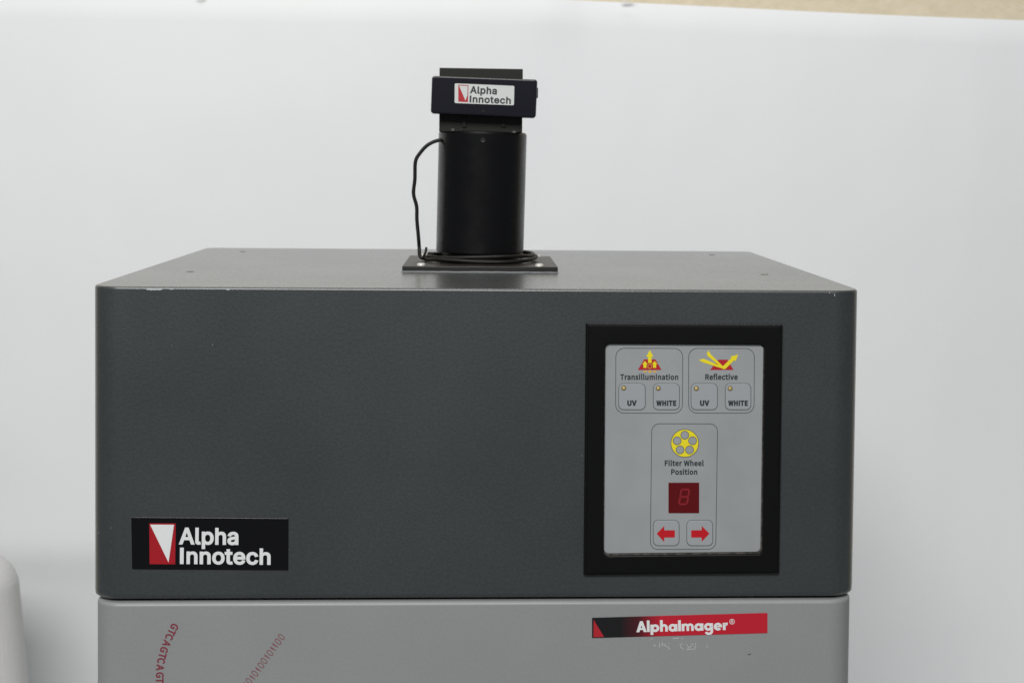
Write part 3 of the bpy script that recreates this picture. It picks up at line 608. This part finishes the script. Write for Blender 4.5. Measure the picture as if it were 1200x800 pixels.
# geometric letters, x-height 1, stroke .36
def geo_letters(x0, x1, b0, b1, cap):
    polys = []
    wd = .36; capu = 1.52; r = .54; rw = r-wd
    def rect(x, y0, y1, w_=wd): return [(x, y0), (x+w_, y0), (x+w_, y1), (x, y1)]
    def arc(cx, cy, ro, ri, a0, a1, n=20):
        o = [(cx+ro*math.cos(R(a0+(a1-a0)*k/n)), cy+ro*math.sin(R(a0+(a1-a0)*k/n))) for k in range(n+1)]
        i_ = [(cx+ri*math.cos(R(a0+(a1-a0)*k/n)), cy+ri*math.sin(R(a0+(a1-a0)*k/n))) for k in range(n+1)]
        return [[o[k], o[k+1], i_[k+1], i_[k]] for k in range(n)]
    x = 0; g = .09
    ring = lambda cx, cy: arc(cx, cy, r, .19, 0, 360, 28)
    L = []
    for ch in 'AlphaImager':
        P = []; 
        if ch == 'A':
            P = [[(0, 0), (.40, 0), (.86, capu), (.50, capu)], [(1.36, 0), (.96, 0), (.50, capu), (.86, capu)], [(.3, .30), (1.06, .30), (.97, .58), (.39, .58)]]; w_ = 1.36
            g_after = .02
        elif ch in 'lI':
            P = [rect(0, 0, capu+(.08 if ch == 'l' else 0))]; w_ = wd; g_after = g
        elif ch == 'p':
            P = [rect(0, -.42, 1.0)] + ring(.62, .5); w_ = 1.16; g_after = g
        elif ch == 'a':
            P = ring(.54, .5) + [rect(.80, 0, 1.0)]; w_ = 1.16; g_after = g
        elif ch == 'h':
            P = [rect(0, 0, capu+.08)] + arc(.52, .56, .48, .14, 0, 150) + [rect(.66, 0, .58, .34)]; w_ = 1.0; g_after = g
        elif ch == 'm':
            P = [rect(0, 0, 1.0)] + arc(.50, .58, .46, .14, 0, 150) + [rect(.62, 0, .6, .34)] + arc(1.10, .58, .46, .14, 0, 150) + [rect(1.22, 0, .6, .34)]; w_ = 1.56; g_after = g
        elif ch == 'g':
            P = ring(.54, .5) + [rect(.80, -.1, 1.0)] + arc(.60, -.08, .56, .22, 200, 360, 14); w_ = 1.16; g_after = g
        elif ch == 'e':
            P = arc(.54, .5, r, .20, 0, 318, 26) + [[(.2, .40), (1.08, .40), (1.08, .60), (.2, .60)]]; w_ = 1.08; g_after = g
        elif ch == 'r':
            P = [rect(0, 0, 1.0)] + arc(.62, .46, .58, .22, 88, 150, 8); w_ = .66; g_after = g
        L += [[(px+x, py) for px, py in q] for q in P]; x += w_+g_after
    tot = x-g
    d = Vector((x1-x0, b1-b0)); Ln = d.length; d.normalize(); up = Vector((d.y, -d.x))
    v = []; f = []
    for k, q in enumerate(L):
        b_ = len(v)
        for gx, gy in q:
            p = Vector((x0, b0))+d*(gx/tot*Ln)+up*(gy/capu*cap)
            v.append(onY(p.x, p.y, YL)+Vector((0, -.0005-(k % 7)*2e-6, 0)))
        f.append(tuple(range(b_, b_+len(q))))
    mesh('lettering', v, f, M_white, strip)
geo_letters(745.6, 853.0, 740.0, 737.3, 12.8)
ringline('registered_mark', circ(857.7, 727.6, 2.8, 20), .65, YL, .0005, M_white, strip)
T('R', 856.5, 859.1, 729.3, 729.2, 3.4, YL, .0005, M_white, strip, bold=.01, face='h')

# --- adhesive ghosts of lost letters under the strip
def ghost():
    rnd = random.Random(5); v = []; f = []
    def dab(px, py, a, b_):
        n = 6; k = len(v)
        v.extend(P3([(px+a*rnd.uniform(.6, 1.1)*math.cos(2*math.pi*i/n), py+b_*rnd.uniform(.6, 1.1)*math.sin(2*math.pi*i/n)) for i in range(n)], YL, .00015+rnd.random()*.0001))
        f.append(tuple(range(k, k+n)))
    strokes = [((766, 755), (768, 756)), ((773, 753), (773, 757)), ((776, 753), (776, 756)), ((778, 755), (780, 755)), ((780, 756), (785, 759)), ((784, 753), (784, 760)),
               ((797, 754), (799, 758)), ((799, 753), (802, 754)), ((798, 758), (801, 760)), ((805, 755), (808, 760)), ((810, 753), (809, 759)), ((812, 754), (814, 758)), ((815, 753), (815, 759)), ((805, 760), (814, 760)),
               ((763, 748), (766, 747)), ((799, 747.5), (800, 748)), ((788, 748), (795, 747)), ((828, 754), (829, 758))]
    for (a, b_), (c, d) in strokes:
        L = math.hypot(c-a, d-b_); n = max(2, int(L/.7))
        for i in range(n+1):
            if rnd.random() < .3: continue
            t = i/n; dab(a+(c-a)*t+rnd.uniform(-.3, .3), b_+(d-b_)*t+rnd.uniform(-.3, .3), rnd.uniform(.35, .75), rnd.uniform(.35, .7))
    mesh('adhesive_residue', v, f, M_res, lower)
ghost()
flat('scuff_mark', [(876, 766.2), (879.8, 765.2), (880, 765.9), (876.4, 766.9)], YL, .0002, M_ink, lower)

# --- printed letter chains
def letter(ch, cx, cy, ang, cap, m, bold, wscale=1.0):
    fc = 'h' if ch in '01' else 's'
    me = glyphs(ch, bold, 1, fc); ref = glyphs('H', bold, 1, fc); ch_ = max(v.co.y for v in ref.vertices)
    mx = (min(v.co.x for v in me.vertices)+max(v.co.x for v in me.vertices))/2
    d = Vector((math.cos(ang), math.sin(ang))); up = Vector((d.y, -d.x)); k = cap/ch_
    for v in me.vertices:
        p = Vector((cx, cy))+d*((v.co.x-mx)*k*wscale)+up*((v.co.y-ch_/2)*k)
        v.co = onY(p.x, p.y, YL)+Vector((0, -.0002, 0))
    me.name = 'printed_letter'; link('printed_letter', me, m, lower)
def chain(s, pts, cap, m, bold, wscale=1.0):
    Z = [Vector((170+x/6.667, 720+y/6.667)) for x, y in pts]
    for i, ch in enumerate(s):
        a = Z[min(i+1, len(Z)-1)]-Z[max(i-1, 0)]
        letter(ch, Z[i].x, Z[i].y, math.atan2(a.y, a.x), cap, m, bold, wscale)
chain('GTCAGTCAGTC', [(231, 92), (209, 134), (190, 172), (170, 222), (150, 272), (137, 318), (127, 358), (119, 410), (117, 468), (116, 512), (116, 560)], 8.6, M_burg, .012, .95)
chain('1010100101100', [(790, 545), (812, 515), (836, 487), (858, 456), (882, 426), (905, 392), (929, 357), (951, 326), (975, 295), (997, 264), (1014, 238), (1039, 207), (1065, 171)], 8.6, M_burg2, 0, .80)

# ------------------------------------------------------------------ camera unit on top
fl = onZ(471, 319.0, 0); fr_ = onZ(653.5, 319.4, 0)
YF = (fl.y+fr_.y)/2; PW = fr_.x-fl.x; PXC = (fl.x+fr_.x)/2
PD = PW*1.02; YA = YF+PD*.53; PT = .0045
unit = empty('imaging_camera', (PXC, YA, .0002))
props(unit, 'black camera with lens tube bolted upright on top of the grey cabinet', 'camera')
plate = slab('mounting_plate', PXC-PW/2, PXC+PW/2, YF, YF+PD, .0004, .0004+PT, M_plate, unit, bev=.0006)
for px, py in ((493.5, 310.2), (632, 311.0)):
    c = onZ(px, py, PT+.001)
    loft('screw', [[Vector((c.x+r*math.cos(2*math.pi*k/16), c.y+r*math.sin(2*math.pi*k/16), PT+z)) for k in range(16)]
                   for z, r in ((.0004, .0036), (.0018, .0034), (.0024, .0022), (.0025, .0008))], M_steel, plate, cap0=False)
for sx in (-1, 1):
    c = Vector((PXC+sx*PW*.40, YF+PD*.9, 0))
    loft('screw', [[Vector((c.x+r*math.cos(2*math.pi*k/16), c.y+r*math.sin(2*math.pi*k/16), PT+z)) for k in range(16)]
                   for z, r in ((.0004, .0036), (.0018, .0034), (.0024, .0022), (.0025, .0008))], M_steel, plate, cap0=False)
# bead of grey sealant squeezed out along the front of the plate
rnd = random.Random(11)
tube('sealant_bead', [(PXC-PW/2-.0005+(PW+.001)*k/30, YF-.0006-rnd.random()*.0006, .0001+rnd.random()*.0003) for k in range(31)], .0007,
     mat('grey_sealant', (.16, .17, .18), .35), unit, n=8, sub=2)
# tube
A0 = onY(562.3, 295.0, YA); A1 = onY(565.9, 154.5, YA)
ax = (A1-A0).normalized(); ex = (Vector((1, 0, 0))-ax*ax.x).normalized(); ey = ax.cross(ex)*-1
if ey.y < 0: ey = -ey
TR = 51.2*(YA-CAM.y)/FPX*1.0
def ring3(c, r, n=64): return [c+ex*r*math.cos(2*math.pi*k/n)+ey*r*math.sin(2*math.pi*k/n) for k in range(n)]
TL = (A1-A0).length
loft('lens_tube', [ring3(A0+ax*s, r) for s, r in ((.0015, TR*.93), (0, TR*.95), (0, TR-.0006), (.0006, TR), (TL-.0022, TR*1.004), (TL-.0006, TR*1.004-.0008), (TL, TR-.0026), (TL, TR*.6))], M_tube, unit, sharp=25)
for s in (TL-.0035,):
    c = A0+ax*(TL-.0075)-ey*TR*1.003
    loft('set_screw', [[c+ex*r*math.cos(2*math.pi*k/14)+ax*r*math.sin(2*math.pi*k/14)-ey*o for k in range(14)] for r, o in ((.0022, -.0003), (.0020, .0004), (.0012, .0002))], M_plate, unit, cap0=False)
zb = PT+.0004
nb = Vector((A0.x-.0005, YA, zb))
loft('neck', [[p for p in ring3(nb+ax*s, r)] for s, r in ((0, TR*1.02), (.0022, TR*1.02), (.0026, TR*.86), (A0.z-zb+.003, TR*.86))], M_body, unit, sharp=30)
# camera body behind the front cover
def prism(name, c, r, Ya, Yb, m, parent, bev=.0012):
    q = lambda Y, i: P3(rquad(inset(c, i), max(r-i*.5, .4)), Yf)
    Yf = Ya; base = P3(rquad(c, r), Ya); px = (Ya-CAM.y)/FPX
    ins = P3(rquad(inset(c, bev/px), max(r-bev/px*.6, .3)), Ya)
    mid = P3(rquad(inset(c, bev*.3/px), max(r-bev*.2/px, .3)), Ya)
    sh = lambda L, d: [p+Vector((0, d, 0)) for p in L]
    return loft(name, [sh(ins, 0), sh(mid, bev*.3), sh(base, bev), sh(base, Yb-Ya-bev), sh(ins, Yb-Ya)], m, parent, sharp=35)
YH = YA-TR*.98                                          # front face of the camera head
prism('camera_body', [(515.0, 79.5), (612.8, 81.0), (612.0, 155.5), (514.6, 154.5)], .8, YA-TR*.62, YA+TR*.55, M_body, unit, .0006)
HC = [(506.2, 88.9), (630.0, 93.4), (628.0, 138.6), (504.6, 133.0)]
head = prism('camera_head', HC, 3.6, YH, YA-TR*.60, M_head, unit, .0016)
ringline('seam', [(506.2, 111.0), (506.4, 110.6), (628.6, 115.4), (628.6, 115.8)], .25, YH, .00012, M_gap, head)
LB = [(532.9, 97.9), (602.8, 100.9), (602.2, 123.6), (532.7, 121.0)]
flat('name_label', rquad(LB, 1.4, 4), YH, .0004, M_label, head, .0004)
def lerp(c, u, v):
    a = Vector(c[0]).lerp(Vector(c[1]), u); b_ = Vector(c[3]).lerp(Vector(c[2]), u); return a.lerp(b_, v)
E4 = [(537.1, 99.5), (549.0, 100.2), (548.4, 119.9), (537.0, 119.3)]
flat('emblem_field', E4, YH, .0005, M_red, head)
flat('emblem_triangle', [lerp(E4, .07, .05), lerp(E4, .93, .05), lerp(E4, .92, .6), lerp(E4, .74, .92)], YH, .00058, M_label, head)
text('lettering', 'Alpha', 550.6, 582.2, 109.3, 110.6, 8.2, YH, .0005, M_ink, head, bold=.028, face='h')
text('lettering', 'Innotech', 550.2, 598.6, 119.9, 121.7, 7.8, YH, .0005, M_ink, head, bold=.028, face='h')
flat('screw_hole', circ(566.3, 130.3, 1.7, 14), YH, .0002, M_gap, head)
# connector on the right of the head, pins and screws below it
prism('side_button', [(628.0, 103), (630.6, 103), (630.4, 115), (627.8, 115)], .8, YH+.008, YH+.018, M_head, unit, .0004)
for px in (544.0, 590.0):
    c = [(px-2.4, 136.5), (px+2.4, 136.6), (px+2.4, 149.4), (px-2.4, 149.3)]
    prism('locking_pin', c, .8, YA-TR*.66, YA-TR*.6, M_body, unit, .0005)
for px, py in ((531, 151.2), (602.5, 153.6)):
    c = onY(px, py+1, YA-TR*.72)
    loft('rim_screw', [[c+Vector((r*math.cos(2*math.pi*k/12), r*math.sin(2*math.pi*k/12), z)) for k in range(12)] for z, r in ((-.001, .0022), (.0008, .002), (.001, .0012))], M_screw2, unit, cap0=False)
# cable: leaves the tube, hangs down, runs twice round the neck
YC = YA
pts = [onY(519, 163.5, YC-.012)]+[onY(x, y, YC-.012) for x, y in ((509, 166), (500, 171), (491.5, 180.5), (486.8, 190), (486.2, 210), (484.6, 227), (488.2, 242), (488.6, 258), (490.4, 278))]
pts.append(Vector((pts[-1].x+.0006, YC-.010, zb+.012)))
pts.append(Vector((pts[-1].x+.0010, YC-.014, zb+.0045)))
cxr = PXC+.0005
for k in range(0, 30):
    a = math.pi*1.10+k*R(24); rr = .0495+.0016*math.sin(k*1.7)-(.0028 if k > 14 else 0)
    z = zb+.0022+(.0030 if k > 14 else 0)+.0008*math.sin(k*1.1)+.0012*max(0, math.cos(a))
    pts.append(Vector((cxr+rr*math.cos(a), YA-.004+rr*math.sin(a)*.86, z)))
a = math.pi*1.10+29*R(24)
tube('cable', pts, .0016, M_cable, unit)
tube('cable_tie', [onY(499.5, 290.5, YA-.022), onY(498.5, 296, YA-.027), onY(495, 303, YA-.035)], .0011, M_cable, unit)
